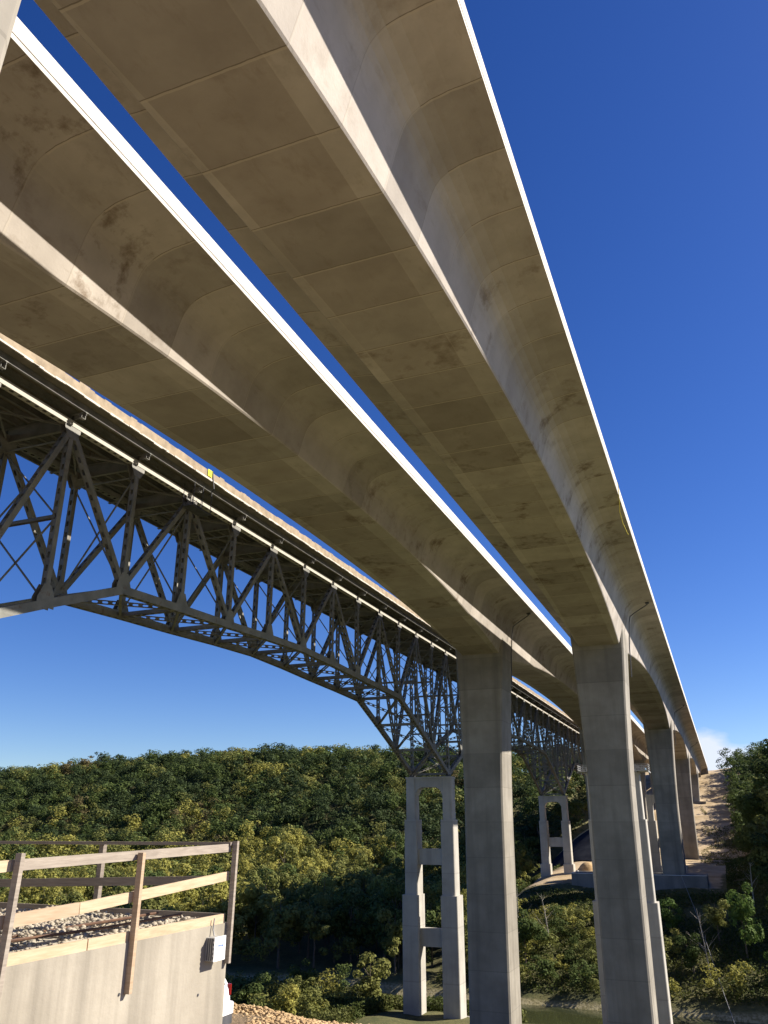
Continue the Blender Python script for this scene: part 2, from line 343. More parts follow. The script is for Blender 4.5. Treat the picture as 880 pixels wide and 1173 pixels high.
# ------------------------------------------------------------ new concrete bridges
PY=[5,135,269,403,537]; Y0,Y1=-58,607
ZE=34.2
def depth(y):
    d=min(abs(y-p) for p in PY); d=max(0,d-3.6); t=max(0,1-d/62.); return 3.74+3.7*t**2.2
def uweb(d): return 4.45-.26*(d-3.95)
def profile(D,el,er):
    f=lambda e:[(e,0),(7.6,.13),(6.7,.30),(6.05,.55),(5.6,.88),(5.28,1.28),(5.08,1.7),(uweb(2.3),2.3)]
    P=[(er,-.32)]+[(u,d) for u,d in f(er)]+[(uweb(D)+.0,D-.12),(uweb(D)-.1,D)]
    L=[(-el,-.32)]+[(-u,d) for u,d in f(el)[:1]]+[(-u+.6,d) for u,d in f(el)[1:]]+[(-uweb(D)+.6,D-.12),(-uweb(D)+.7,D)]
    return P+L[::-1]
def concrete_bridge(name,label,cx,el,er,parL,lean):
    t=thing(name,label,'bridge',(cx,135,hz(cx,135)))
    ys=sorted(set([round(v,3) for v in np.arange(Y0,Y1+.1,2.375)]+[p+s for p in PY for s in (-3.6,3.6)]+[Y1]))
    m=MB(); n=None
    for y in ys:
        P=profile(depth(y),el,er); n=len(P); m.v+=[(cx+u,y,ZE-d) for u,d in P]
    for i in range(len(ys)-1):
        for k in range(n): k2=(k+1)%n; m.f.append((i*n+k,i*n+k2,(i+1)*n+k2,(i+1)*n+k))
    m.f.append(tuple(range(n))[::-1]); m.f.append(tuple((len(ys)-1)*n+k for k in range(n)))
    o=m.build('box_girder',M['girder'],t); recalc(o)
    # parapets with a drip groove under the barrier
    def par(u,sgn,h):
        m=MB(); x=cx+u
        seg=np.arange(Y0,Y1+.1,9.5)
        for a,b in zip(seg[:-1],seg[1:]):
            Q=[(x-sgn*.42,ZE+.323),(x+sgn*.03,ZE+.36),(x+sgn*.035,ZE+h-.02),(x-sgn*.22,ZE+h),(x-sgn*.28,ZE+.9 if h>1 else ZE+h-.1)]
            b2=b-.02; m.add([(q[0],a,q[1]) for q in Q]+[(q[0],b2,q[1]) for q in Q],[(0,1,2,3,4),(9,8,7,6,5)]+[(i,5+i,5+(i+1)%5,(i+1)%5) for i in range(5)])
        o=m.build('parapet',M['parapet'],t); recalc(o)
        m=MB(); m.box(min(x-sgn*.002,x+sgn*.012),max(x-sgn*.002,x+sgn*.012),Y0,Y1,ZE+.0,ZE+.30)
        m.build('slab_edge',M['parapet'],t)
    par(er,1,1.42); par(-el,-1,parL)
    for i,p in enumerate(PY):
        zb=[-7,-37,-14.2,-15.8,11.5][i]
        m=MB(); zs=[zb]+[z for z in np.linspace(0,32.2,18) if z>zb]; P=None
        for z in zs:
            fl=max(0,(z-2)/26.)
            hw=3.15+1.05*min(1,fl)**1.6; c=cx+lean*(min(z,26)-26)/52.; th=3.5
            ch=.25; x0,x1,y0_,y1_=c-hw,c+hw,p-th,p+th
            P=[(x0+ch,y0_),(x1-ch,y0_),(x1,y0_+ch),(x1,y1_-ch),(x1-ch,y1_),(x0+ch,y1_),(x0,y1_-ch),(x0,y0_+ch)]
            m.v+=[(a,b,z) for a,b in P]
        for i2 in range(len(zs)-1):
            for k in range(8): k2=(k+1)%8; m.f.append((i2*8+k,i2*8+k2,(i2+1)*8+k2,(i2+1)*8+k))
        m.f.append(tuple(range(8))[::-1]); m.f.append(tuple((len(zs)-1)*8+k for k in range(8)))
        pr=m.build('pier',M['pier'],t)
        if i in (2,3,4):
            m=MB(); gz=zb-5.8
            fx=(9.6,8.6) if i==2 else (6.5,6.5)
            m.bevel_box(cx-fx[0],cx+fx[1],p-6.5,p+6.5,gz,zb+.02,.15)
            m.build('footing',M['footing'],pr)
            if i==2:
                m=MB(); m.box(cx-9.7,cx+8.7,p-6.6,p-6.3,zb+.025,zb+.14); m.box(cx-9.7,cx-9.4,p-6.3,p+6.5,zb+.025,zb+.14); m.build('footing_rim',M['white'],pr)
        if i in (1,2,3):
            # deck drain that runs down the pier side
            m=MB(); y=p+.6
            m.tube([(cx+er-1.0,y,ZE+.1),(cx+er-1.0,y,ZE-.42),(cx+er-1.3,y,ZE-.62),(cx+6.0,y,ZE-1.75),(cx+5.35,y,ZE-2.2),(cx+5.1,y,ZE-3.2),(cx+4.72,y,ZE-7),(cx+4.5,y,22)],.085,8)
            m.build('drain_pipe',M['pipe'],t)
            m=MB(); m.box(cx+er-1.3,cx+er-.7,y-.3,y+.3,ZE-.3,ZE+.0); m.build('drain_box',M['pipe'],t)
    m=MB(); m.box(cx-4.4,cx+4.4,601,609,26.,ZE-4.1); m.box(cx-el,cx+er,607.05,609.5,28.,ZE+.3); m.build('abutment',M['pier'],t)
    return t
BR=concrete_bridge('concrete_bridge','new concrete box-girder highway bridge nearest the camera, overhead at right, on flared grey piers',-15.45,8.25,9.3,.92,.5)
BL=concrete_bridge('concrete_bridge','new concrete box-girder highway bridge in the middle, between the right-hand one and the steel truss',-35.25,8.35,9.2,2.55,.7)  # unseen left parapet made taller so its shadow trims light on the truss

# yellow rope hanging from the edge
m=MB(); m.tube([(-6.1,86,35.7),(-6.05,86,34.9),(-6.12,86.1,34.0),(-6.3,87.2,32.6),(-6.2,88.4,31.6),(-5.9,90.5,30.9)],.035,6)
tag(m.build('rope',M['rope']),'yellow rope dangling from the outer edge of the nearest concrete bridge','rope')

# ------------------------------------------------------------ old piers
def old_pier_parts(t,cx,cy,zb,cut=None):
    # legs with two outward steps, cap with chamfered opening, two struts
    for s in (-1,1):
        m=MB()
        def leg(xo,xi,yd,z0,z1):
            a,b=sorted((cx+s*xo,cx+s*xi)); m.bevel_box(a,b,cy-yd,cy+yd,z0,z1,.12)
        leg(4.65,2.8,1.25,.3,8.0); leg(4.95,2.4,1.55,-12.9,.5); leg(5.4,2.2,1.9,zb,-12.7)
        m.build('leg',M['oldpier'],t)
    m=MB()
    x0,x1=cx-2.82,cx+2.82; y0,y1=cy-1.18,cy+1.18
    Pz=[(x0,8.0),(x0,4.9),(x0+.5,5.9),(x0+1.3,6.4),(x1-1.3,6.4),(x1-.5,5.9),(x1,4.9),(x1,8.0)]
    n=len(Pz); m.add([(x,y0,z) for x,z in Pz]+[(x,y1,z) for x,z in Pz],[tuple(range(n)),tuple(range(n,2*n))[::-1]]+[(i,n+i,n+(i+1)%n,(i+1)%n) for i in range(n)])
    m.box(cx-4.75,cx+4.75,cy-1.4,cy+1.4,8.0,8.35)
    o=m.build('cap',M['oldpier'],t); recalc(o)
    for z0,z1,hw in ((-7.5,-4.7,2.42),(-21.3,-18.3,2.25)):
        if z1>zb: m=MB(); m.box(cx-hw,cx+hw,cy-.85,cy+.85,z0,z1); m.build('strut',M['oldpier'],t)
    m=MB(); m.bevel_box(cx-6.1,cx+6.1,cy-3,cy+3,zb-4,zb,.15); m.build('base',M['oldpier'],t)

# ------------------------------------------------------------ steel truss bridge
TX=(-49.3,-56.8); YP=(157,286,415)
tb=thing('truss_bridge','old grey steel deck truss bridge, farthest left, with rusty parapet and tall twin-leg concrete piers','bridge',(-53.05,157,-32.5))
NP=14
def zbot(y,a,b):
    d=min(abs(y-a),abs(y-b)); return float(np.interp(d,[0,9,18,27,36,45,54,64.5],[8.9,12.8,16.5,20.1,20.5,20.8,21.2,21.5]))
nodes=[]
for a,b in ((-97,30),(30,157),(157,286),(286,415)):
    for k in range(NP):
        y=a+(b-a)*k/NP
        if y>10: nodes.append((y,zbot(y,a,b),k))
nodes.append((415,8.9,0)); ZT=33.0
for x in TX:
    m=MB()
    for (ya,za,_),(yb,zb_,_) in zip(nodes[:-1],nodes[1:]):
        m.laced((x,ya,ZT),(x,yb,ZT),.62,.55,.95,True,.2,.27)
    o=m.build('top_chord',M['chord'] if x==TX[0] else M['steel'],tb)
    m=MB()
    for (ya,za,_),(yb,zb_,_) in zip(nodes[:-1],nodes[1:]):
        m.laced((x,ya,za),(x,yb,zb_),.62,.78,1.1,True,.24,.25)
    m.build('bottom_chord',M['steel'],tb)
    for i,(y,z,k) in enumerate(nodes):
        m=MB(); m.laced((x,y,z+.2),(x,y,ZT-.2),.5,.48,1.15); g_=.035
        for s in (-1,1):
            xx=x+s*.285
            for zc,hh in ((ZT-.25,.45),(z+.1,.8)):
                d=-1 if zc>z+1 else 1
                P=[(y-.95,zc-d*.36),(y+.95,zc-d*.36),(y+.95,zc+d*.35),(y+.42,zc+d*(hh+.75)),(y-.42,zc+d*(hh+.75)),(y-.95,zc+d*.35)]
                m.add([(xx-g_/2,a,b) for a,b in P]+[(xx+g_/2,a,b) for a,b in P],[(0,1,2,3,4,5),(11,10,9,8,7,6)]+[(q,6+q,6+(q+1)%6,(q+1)%6) for q in range(6)])
        m.build('vertical',M['steel'],tb)
    for (ya,za,ka),(yb,zb_,kb) in zip(nodes[:-1],nodes[1:]):
        p,q=((x,ya,ZT-.3),(x,yb,zb_+.3)) if ka%2==0 else ((x,ya,za+.3),(x,yb,ZT-.3))
        m=MB(); m.laced(p,q,.5,.5,1.2)
        m.build('diagonal',M['steel'],tb)
# sway frames, floor beams, laterals
for i,(y,z,k) in enumerate(nodes):
    xa,xb=TX; m=MB(); H=ZT-z
    tiers=1 if H<15 else (2 if H<19 else 3)
    zs=np.linspace(z+.3,ZT-1.4,tiers+1)
    for a,b in zip(zs[:-1],zs[1:]):
        m.beam((xa,y,a),(xb,y,b),.13,.13); m.beam((xb,y,a),(xa,y,b),.13,.13)
        if b<ZT-2:
            m.perf((xa,y,b),(xb,y,b),(0,1,0),.4,0,.9,.24,.28)
            m.beam((xa,y-.2,b),(xb,y-.2,b),.3,.04); m.beam((xa,y+.2,b),(xb,y+.2,b),.3,.04)
        else: m.beam((xa,y,b),(xb,y,b),.12,.12)
    m.build('sway_frame',M['steel'],tb)
    m=MB(); m.box(xb-.2,xa+.2,y-.02,y+.02,32.55,33.85); m.box(xb-3.6,xa+1.6,y-.16,y+.16,33.85,33.93); m.box(xb-.2,xa+.2,y-.16,y+.16,32.5,32.55)
    for s,xx in ((1,xa),(-1,xb)):
        P=[(xx,33.85),(xx+s*1.6,33.85),(xx+s*1.6,33.6),(xx+s*.35,33.38),(xx,33.38)]
        m.add([(a,y-.02,b) for a,b in P]+[(a,y+.02,b) for a,b in P],[(0,1,2,3,4),(9,8,7,6,5)]+[(q,5+q,5+(q+1)%5,(q+1)%5) for q in range(5)])
    m.build('floor_beam',M['steel'],tb)
    m=MB()
    for dy in (-.22,.22): m.box(xa+.98,xa+1.3,y+dy-.03,y+dy+.03,33.40,33.84)
    m.box(xa+.98,xa+1.3,y-.25,y+.25,33.36,33.40); m.build('bearing_bracket',M['steel'],tb)
    m=MB(); m.perf((xa,y,z),(xb,y,z),(0,1,0),.5,.22,.95,.27,.3); m.perf((xa,y,z),(xb,y,z),(0,1,0),.5,-.22,.95,.27,.3)
    m.beam((xa,y-.25,z),(xb,y-.25,z),.44,.04); m.beam((xa,y+.25,z),(xb,y+.25,z),.44,.04); m.build('bottom_strut',M['steel'],tb)
for (ya,za,_),(yb,zb_,_) in zip(nodes[:-1],nodes[1:]):
    xa,xb=TX; m=MB()
    for p,q in (((xa,ya,za),(xb,yb,zb_)),((xb,ya,za),(xa,yb,zb_))):
        m.perf(p,q,(0,0,1),.36,0,1.0,.28,.28)
        pp,t_,a_,b_,L_=m.frame(p,q,(0,0,1))
        for s in (-1,1): m.beam(Vector(p)+a_*(s*.18),Vector(q)+a_*(s*.18),.04,.26)
    m.beam((xa,ya,za),(xb,ya,za),.1,.1)
    m.build('lateral_brace',M['steel'],tb); m=MB()
    m.beam((xa,ya,ZT-.2),(xb,yb,ZT-.2),.16,.16); m.beam((xb,ya,ZT-.2),(xa,yb,ZT-.2),.16,.16); m.build('top_lateral',M['steel'],tb)
# the perforated lateral plates lie flat: rebuild horizontally oriented strips under the bottom chord
m=MB()
for x in np.linspace(-60.2,-48.0,9):
    m.box(x-.015,x+.015,12,430,34.03,34.7); m.box(x-.13,x+.13,12,430,33.995,34.03)
m.build('stringer',M['steel'],tb,).data
m=MB(); m.box(-60.9,-47.25,12,430,34.72,34.98); m.build('deck_slab',M['slab'],tb)
rnd=random.Random(4)
for x0,x1 in ((-47.45,-47.1),(-61.05,-60.7)):
    m=MB(); y=12.
    while y<430:
        L=rnd.choice([.6,.9,1.3,2.2]); h=35.76+rnd.uniform(-.05,.07)+(.12 if rnd.random()<.12 else 0); m.box(x0,x1,y,y+L-.002,34.86,h); y+=L
    m.build('parapet',M['oldpar'],tb)
m=MB(); y=12.
while y<430:
    L=rnd.uniform(.3,1.6); m.box(-47.3,-47.06-rnd.uniform(0,.05),y,y+L,34.80-rnd.uniform(0,.09),34.93); y+=L
m.build('spalled_edge',M['spall'],tb)
for yp in YP:
    p=bpy.data.objects.new('pier',None); col.objects.link(p); p.parent=tb; p.matrix_parent_inverse=Matrix.Translation(-tb.location)
    old_pier_parts(p,-53.05,yp,-32.5 if yp<200 else (-22 if yp<300 else -24))
    for c in p.children: c.matrix_parent_inverse=Matrix.Identity(4)
    m=MB()
    for x in TX: m.box(x-.45,x+.45,yp-.5,yp+.5,8.35,8.75)
    o=m.build('bearing',M['pipe'],p); o.matrix_parent_inverse=Matrix.Identity(4)

# piers of the dismantled twin bridge
def lone_pier(label,cx,cy,zb):
    t=thing('old_concrete_pier',label,'pier',(cx,cy,zb),'piers left from the dismantled twin truss bridge')
    old_pier_parts(t,cx,cy,zb); return t
lone_pier('pale twin-leg old pier standing directly behind the nearest right-hand grey pier',-17.85,157,-32.5)
lone_pier('farther pale twin-leg old pier glimpsed just right of the nearest right-hand grey pier',-18.2,286,-21)
def platform(label,cx,cy,z,hx,hy):
    t=thing('work_platform',label,'platform',(cx,cy,z))
    m=MB(); m.box(cx-hx,cx+hx,cy-hy,cy+hy,z,z+.12)
    for x in np.linspace(cx-hx,cx+hx,7): m.box(x-.08,x+.08,cy-hy,cy+hy,z-.2,z)
    m.build('floor',M['galv'],t)
    m=MB()
    for h in (.45,.8,1.15):
        for s in (-1,1):
            m.beam((cx-hx,cy+s*hy,z+h),(cx+hx,cy+s*hy,z+h),.07,.07); m.beam((cx+s*hx,cy-hy,z+h),(cx+s*hx,cy+hy,z+h),.07,.07)
    for s in (-1,1):
        xs=np.linspace(cx-hx,cx+hx,13)
        for i,x in enumerate(xs):
            m.beam((x,cy+s*hy,z),(x,cy+s*hy,z+1.2),.07,.07)
            if i<12: m.beam((x,cy+s*hy,z+(.1 if i%2 else 1.15)),(xs[i+1],cy+s*hy,z+(1.15 if i%2 else .1)),.05,.05)
        for y in np.linspace(cy-hy,cy+hy,5): m.beam((cx+s*hx,y,z),(cx+s*hx,y,z+1.2),.07,.07)
    m.build('guard_rail',M['galv'],t)
platform('grey lattice-railed work platform on top of the lone old pier behind the right-hand pier',-17.7,157,8.55,6.2,2.4)

# hanging scaffold & worker on the truss bridge
t=thing('hanging_scaffold','small dark inspection platform slung beside the steel truss top chord','scaffold',(-48.4,66.3,30.5))
m=MB(); m.box(-49.0,-47.6,64.6,68,31.2,31.28); m.build('floor',M['pipe'],t)
m=MB()
for x in (-48.95,-47.65):
    for y in (64.7,66.3,67.9): m.beam((x,y,31.2),(x,y,34.0),.05,.05)
    for z in (31.8,32.3): m.beam((x,64.7,z),(x,67.9,z),.04,.04)
m.build('hanger',M['pipe'],t)
t=thing('marker_board','small yellow marker board clamped to the rusty parapet of the old truss bridge','board',(-47.05,66.4,35.0))
m=MB(); m.box(-47.05,-47.02,66.0,66.75,35.1,35.85); m.box(-47.02,-47.0,66.25,66.5,35.2,35.7); m.build('panel',M['vest'],t)
m=MB(); m.beam((-47.06,66.9,35.9),(-47.0,67.3,33.9),.08,.08); m.beam((-47.0,67.3,33.9),(-47.9,67.6,33.4),.08,.08); m.beam((-47.3,66.9,35.86),(-46.98,66.9,35.86),.1,.1); m.build('clamp_arm',M['pipe'],t)

# ------------------------------------------------------------ foreground wall with timber railing
XW=-7.5; YN,YF=3.2,12.12; ZW=-1.47
t=thing('concrete_block','pale cast concrete wall block in the left foreground with streaked side','wall',(XW-2.6,8,-5.5))
m=MB(); m.box(XW-5.2,XW,YN,YF,-6.5,ZW); m.build('wall',M['wall'],t)
m=MB(); m.box(XW-5.0,XW-.25,YN+.2,YF-.25,ZW,ZW+.07); m.build('rubble_bed',simple('crushed stone bed',(.33,.30,.23),(.5,.46,.37),9,.95),t)
# form tie holes
m=MB()
for y,z in ((9.6,-2.05),(11.4,-2.35),(8.3,-2.9),(10.9,-2.9)): 
    m.tube([(XW-.01,y,z),(XW+.012,y,z)],.018,8)
m.build('tie_hole',M['pipe'],t)
# loose stones (nobody could count them)
rs=np.random.RandomState(3)
def stones(n,xr,yr,zf,s0,s1,name,mat,label,cat,dens=None):
    V=[];Fs=[]; c=0
    ico=[(0,0,1),(.89,0,.45),(.28,.85,.45),(-.72,.53,.45),(-.72,-.53,.45),(.28,-.85,.45),(.72,.53,-.45),(-.28,.85,-.45),(-.89,0,-.45),(-.28,-.85,-.45),(.72,-.53,-.45),(0,0,-1)]
    fi=[(0,1,2),(0,2,3),(0,3,4),(0,4,5),(0,5,1),(1,6,2),(2,7,3),(3,8,4),(4,9,5),(5,10,1),(6,7,2),(7,8,3),(8,9,4),(9,10,5),(10,6,1),(11,7,6),(11,8,7),(11,9,8),(11,10,9),(11,6,10)]
    ico=np.array(ico); fi=np.array(fi)
    for _ in range(n):
        x,y=rs.uniform(*xr),rs.uniform(*yr)
        if dens and rs.rand()>dens(x,y): continue
        s=s0+(s1-s0)*rs.rand()**3; v=ico*(1+rs.uniform(-.5,.45,(12,1)))*s*np.array([rs.uniform(.7,1.3),rs.uniform(.7,1.3),rs.uniform(.45,.9)])
        a=rs.rand()*6.3; v=v@np.array([[math.cos(a),math.sin(a),0],[-math.sin(a),math.cos(a),0],[0,0,1]])
        V.append(v+np.array([x,y,zf(x,y)+s*.25])); Fs.append(fi+c); c+=12
    o=bpy.data.objects.new(name,np_mesh(name,np.concatenate(V),np.concatenate(Fs),mat)); col.objects.link(o); tag(o,label,cat,kind='stuff')
stones(11000,(XW-4.95,XW-.3),(YN+.3,YF-.3),lambda x,y:ZW+.07+(.10*max(0,math.sin(x*2.1+1)*math.sin(y*.9))),.008,.05,'loose_stones',M['stone'],'pale broken stones heaped on top of the foreground wall','rubble')
m=MB()
for y0_,x0_ in ((4,XW-1.05),(5,XW-.6)):
    m.tube([(x0_,y0_,ZW+.14),(x0_-.05,y0_+2.5,ZW+.16),(x0_+.1,y0_+4.8,ZW+.14),(x0_-.02,YF-.4,ZW+.13)],.02,6)
tag(m.build('rebar',simple('rusty bar',(.08,.045,.03),(.13,.07,.04),8)),'two long rusty bars lying across the crushed stone on the foreground wall','rebar')

t=thing('timber_railing','rough timber guard railing of bleached boards around the top of the foreground wall','railing',(XW,8,ZW))
def board(name,p,q,wa,wb,mat,up=(0,0,1)):
    m=MB(); m.beam(p,q,wa,wb,up); return m.build(name,mat,t)
XP=XW+.045
for y,z0,z1,mt,lean_ in ((7.52,-2.35,-.325,M['wood_old'],.03),(9.72,-2.06,-.385,M['wood_mid'],0),(12.1,-2.03,-.285,M['wood_old'],.02)):
    board('post',(XP,y-lean_,z0),(XP,y+lean_,z1),.085,.06,mt,(1,0,0))
board('post',(XP,5.6,-2.4),(XP,5.62,-.42),.09,.09,M['wood_old'],(1,0,0))
Yb=12.14
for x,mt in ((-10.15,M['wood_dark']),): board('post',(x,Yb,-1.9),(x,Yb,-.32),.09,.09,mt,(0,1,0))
XR=XW-.045
board('top_rail',(XR,3.3,-.60),(XR,7.5,-.455),.12,.04,M['wood_new'])
board('top_rail',(XR,7.51,-.455),(XR,12.1,-.385),.12,.04,M['wood_old'])
board('middle_rail',(XR,3.3,-1.17),(XR,8.7,-.99),.14,.04,M['wood_mid'])
board('middle_rail',(XR,8.71,-.99),(XR,12.1,-.80),.13,.04,M['wood_new'])
board('toe_board',(XW-.03,3.3,ZW+.045),(XW-.03,8.9,ZW+.06),.13,.04,M['wood_new'])
board('toe_board',(XW-.03,8.92,ZW+.06),(XW-.03,11.98,ZW+.065),.13,.04,M['wood_new'])
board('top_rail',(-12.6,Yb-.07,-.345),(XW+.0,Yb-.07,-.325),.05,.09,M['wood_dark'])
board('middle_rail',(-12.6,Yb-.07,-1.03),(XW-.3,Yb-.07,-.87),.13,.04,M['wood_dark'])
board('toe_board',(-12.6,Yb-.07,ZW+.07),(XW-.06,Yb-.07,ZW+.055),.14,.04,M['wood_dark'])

t=thing('meter_box','small white metal box with ribbed grey side, mounted on the foreground wall','box',(XW,11.8,-1.78))
m=MB(); m.box(XW+.0,XW+.14,11.52,11.80,-1.93,-1.62); m.build('housing',M['galv'],t)
m=MB(); m.box(XW+.142,XW+.16,11.505,11.815,-1.935,-1.61); m.build('cover',M['white'],t)
m=MB()
for k in range(3): m.box(XW+.03+k*.035,XW+.042+k*.035,11.51,11.52,-1.92,-1.63)
for z in np.arange(-1.9,-1.62,.06): m.box(XW+.142,XW+.156,11.49,11.505,z,z+.03)
m.build('rib',M['pipe'],t)
m=MB()
for k,(w_,z0,z1) in enumerate(((.012,-1.745,-1.715),(.018,-1.745,-1.725),(.014,-1.745,-1.725),(.012,-1.745,-1.712),(.02,-1.745,-1.725),(.012,-1.75,-1.725))):
    m.box(XW+.16,XW+.163,11.60+k*.026,11.60+k*.026+w_,z0,z1)
m.build('printed_mark',M['blue'],t)
m=MB(); m.tube([(XW+.06,11.64,-1.61),(XW+.03,11.64,-1.52),(XW+.03,11.66,ZW+.1)],.01,6); m.build('conduit',M['cable'],t)

# ------------------------------------------------------------ parked car, rear to the right behind the wall
def car():
    gx_,gy_,gz_=-12.2,19.3,hz(-12.3,19.3)+.0
    t=thing('parked_car','white estate car parked beyond the foreground wall, only its tail showing','car',(gx_,gy_,gz_))
    W=.92
    # side outline in (distance forward from tail, z)
    body=[(.06,.42),(.0,.62),(.05,.78),(.16,.86),(.14,1.05),(4.35,.95),(4.6,.7),(4.62,.42),(4.3,.25),(.3,.25)]
    m=MB()
    def slab(P,w0,w1,yo=0):
        n=len(P); m.add([(gx_-a,gy_-w0,gz_+b) for a,b in P]+[(gx_-a,gy_+w0,gz_+b) for a,b in P],[tuple(range(n)),tuple(range(n,2*n))[::-1]]+[(i,n+i,n+(i+1)%n,(i+1)%n) for i in range(n)])
    slab([(.14,.4),(.10,.62),(.12,.86),(.14,1.02),(3.3,1.0),(4.4,.86),(4.6,.65),(4.6,.4),(4.3,.27),(.3,.27)],W,W)
    # cabin, tapered
    P=[(.14,1.0),(.3,1.3),(.48,1.56),(1.2,1.62),(2.2,1.58),(3.3,1.0)]; n=len(P)
    wd=[W,W*.9,W*.78,W*.76,W*.76,W*.95]
    m.add([(gx_-a,gy_-w_,gz_+b) for (a,b),w_ in zip(P,wd)]+[(gx_-a,gy_+w_,gz_+b) for (a,b),w_ in zip(P,wd)],[tuple(range(n)),tuple(range(n,2*n))[::-1]]+[(i,n+i,n+(i+1)%n,(i+1)%n) for i in range(n)])
    o=m.build('body',M['carpaint'],t); recalc(o); bv=o.modifiers.new('bevel','BEVEL'); bv.width=.05; bv.segments=3; bv.limit_method='ANGLE'
    m=MB(); m.bevel_box(gx_-.3,gx_+.04,gy_-W-.01,gy_+W+.01,gz_+.46,gz_+.70,.1); o=m.build('bumper',M['carpaint'],t)
    m=MB(); m.bevel_box(gx_-.3,gx_+.02,gy_-W,gy_+W,gz_+.24,gz_+.457,.1); m.build('bumper_skirt',M['pipe'],t)
    m=MB()
    a,b=(.2,1.08),(.40,1.46)
    m.add([(gx_-a[0]+.03,gy_-W*.8,gz_+a[1]),(gx_-a[0]+.03,gy_+W*.8,gz_+a[1]),(gx_-b[0]+.03,gy_+W*.68,gz_+b[1]),(gx_-b[0]+.03,gy_-W*.68,gz_+b[1]),
           (gx_-a[0],gy_-W*.8,gz_+a[1]),(gx_-a[0],gy_+W*.8,gz_+a[1]),(gx_-b[0],gy_+W*.68,gz_+b[1]),(gx_-b[0],gy_-W*.68,gz_+b[1])],[(0,1,2,3),(7,6,5,4),(0,4,5,1),(1,5,6,2),(2,6,7,3),(3,7,4,0)])
    m.build('rear_window',M['glass'],t)
    for s in (-1,1):
        m=MB(); ys=lambda f,o=0:gy_+s*(W*f+o)
        Pq=[(.55,1.08,.93),(.62,1.45,.84),(1.9,1.48,.81),(2.7,1.08,.95)]
        vs=[(gx_-a,ys(f,.0),gz_+b) for a,b,f in Pq]+[(gx_-a,ys(f,.03),gz_+b) for a,b,f in Pq]
        m.add(vs,[(0,1,2,3),(7,6,5,4)]+[(i,4+i,4+(i+1)%4,(i+1)%4) for i in range(4)]); m.build('side_window',M['glass'],t)
        m=MB(); m.bevel_box(gx_-.22,gx_-.09,min(ys(.9),ys(1,.006)),max(ys(.9),ys(1,.006)),gz_+.84,gz_+1.08,.03); m.build('tail_lamp',M['red'],t)
        for a in (.95,3.65):
            m=MB(); m.tube([(gx_-a,ys(1,.01),gz_+.33),(gx_-a,ys(1,-.2),gz_+.33)],.33,20); wq=m.build('wheel',M['black'],t)
            m=MB(); m.tube([(gx_-a,ys(1,.02),gz_+.33),(gx_-a,ys(1,-.02),gz_+.33)],.2,14); m.build('rim',M['chrome'],wq)
            wq.children[0].matrix_parent_inverse=Matrix.Identity(4)
car()
stones(34000,(-15.2,-4.5),(17.6,24.5),lambda x,y:hz(x,y)-.01+.10*math.sin(x*1.3)*math.sin(y*1.7),.012,.075,'clay_gravel',M['clod'],'tan clay clods and gravel along the brink of the bank','gravel',lambda x,y:1.0 if (y>20.7 or x>-12) else 0.0)
# ------------------------------------------------------------ far bank works
# dark fabric covered slope with a pale edge
m=MB(); cols_=[]
nx_,ny_=16,10
for j in range(ny_+1):
    for i in range(nx_+1):
        u=i/nx_; v=j/ny_; x=-68+34*u; y=330+38*v; z=hz(x,y)+.4+ (1-(1-v)**2)*(16*(.15+.85*math.sin(min(1,u*1.1)*math.pi/2)))
        m.v.append((x,y,z))
for j in range(ny_):
    for i in range(nx_): a=j*(nx_+1)+i; m.f.append((a,a+1,a+nx_+2,a+nx_+1))
for i in range(nx_): # closed back
    a=ny_*(nx_+1)+i; x,y,z=m.v[a]; x2,y2,z2=m.v[a+1]; m.add([(x,y,z),(x2,y2,z2),(x2,y2+16,hz(x2,y2+16)-1),(x,y+16,hz(x,y+16)-1)],[(0,1,2,3)])
tag(m.build('covered_mound',M['tarp'],None,True),'large mound under black slope fabric behind the second old truss pier','mound')
t=thing('edge_berm','pale curved dirt edge along the top of the black covered mound','berm',(-50,368,0))
m=MB(); pts=[(x,369,hz(x,368)+.4+16*(.15+.85*math.sin(min(1,(x+68)/34*1.1)*math.pi/2))+.1) for x in np.linspace(-68,-34,14)]
m.tube(pts,.45,6); m.build('ridge',M['clod'],t)
mb_=MB()
def mound(label,x,y,r,h):
    m=MB(); z=hz(x,y)-.4; rr=random.Random(int(x*7+y)); n=22; rings=[(1,0),(.85,.3),(.62,.62),(.35,.88),(.0,1.0)]
    for f,k in rings[:-1]:
        for a in range(n): q=1+rr.uniform(-.07,.07); m.v.append((x+r*f*q*math.cos(2*math.pi*a/n),y+r*f*q*math.sin(2*math.pi*a/n),z+h*k*(1+rr.uniform(-.05,.05))))
    m.v.append((x,y,z+h))
    for i in range(3):
        for a in range(n): m.f.append((i*n+a,i*n+(a+1)%n,(i+1)*n+(a+1)%n,(i+1)*n+a))
    for a in range(n): m.f.append((3*n+a,3*n+(a+1)%n,4*n))
    tag(m.build('soil_mound',M['clod'],None,True),label,'soil heap')
mound('round tan soil heap on the far bank, left of the nearest right-hand pier',-46,302,3.4,3.0)
mound('low tan soil heap beside the fabric covered mound',-40,318,5,2.6)

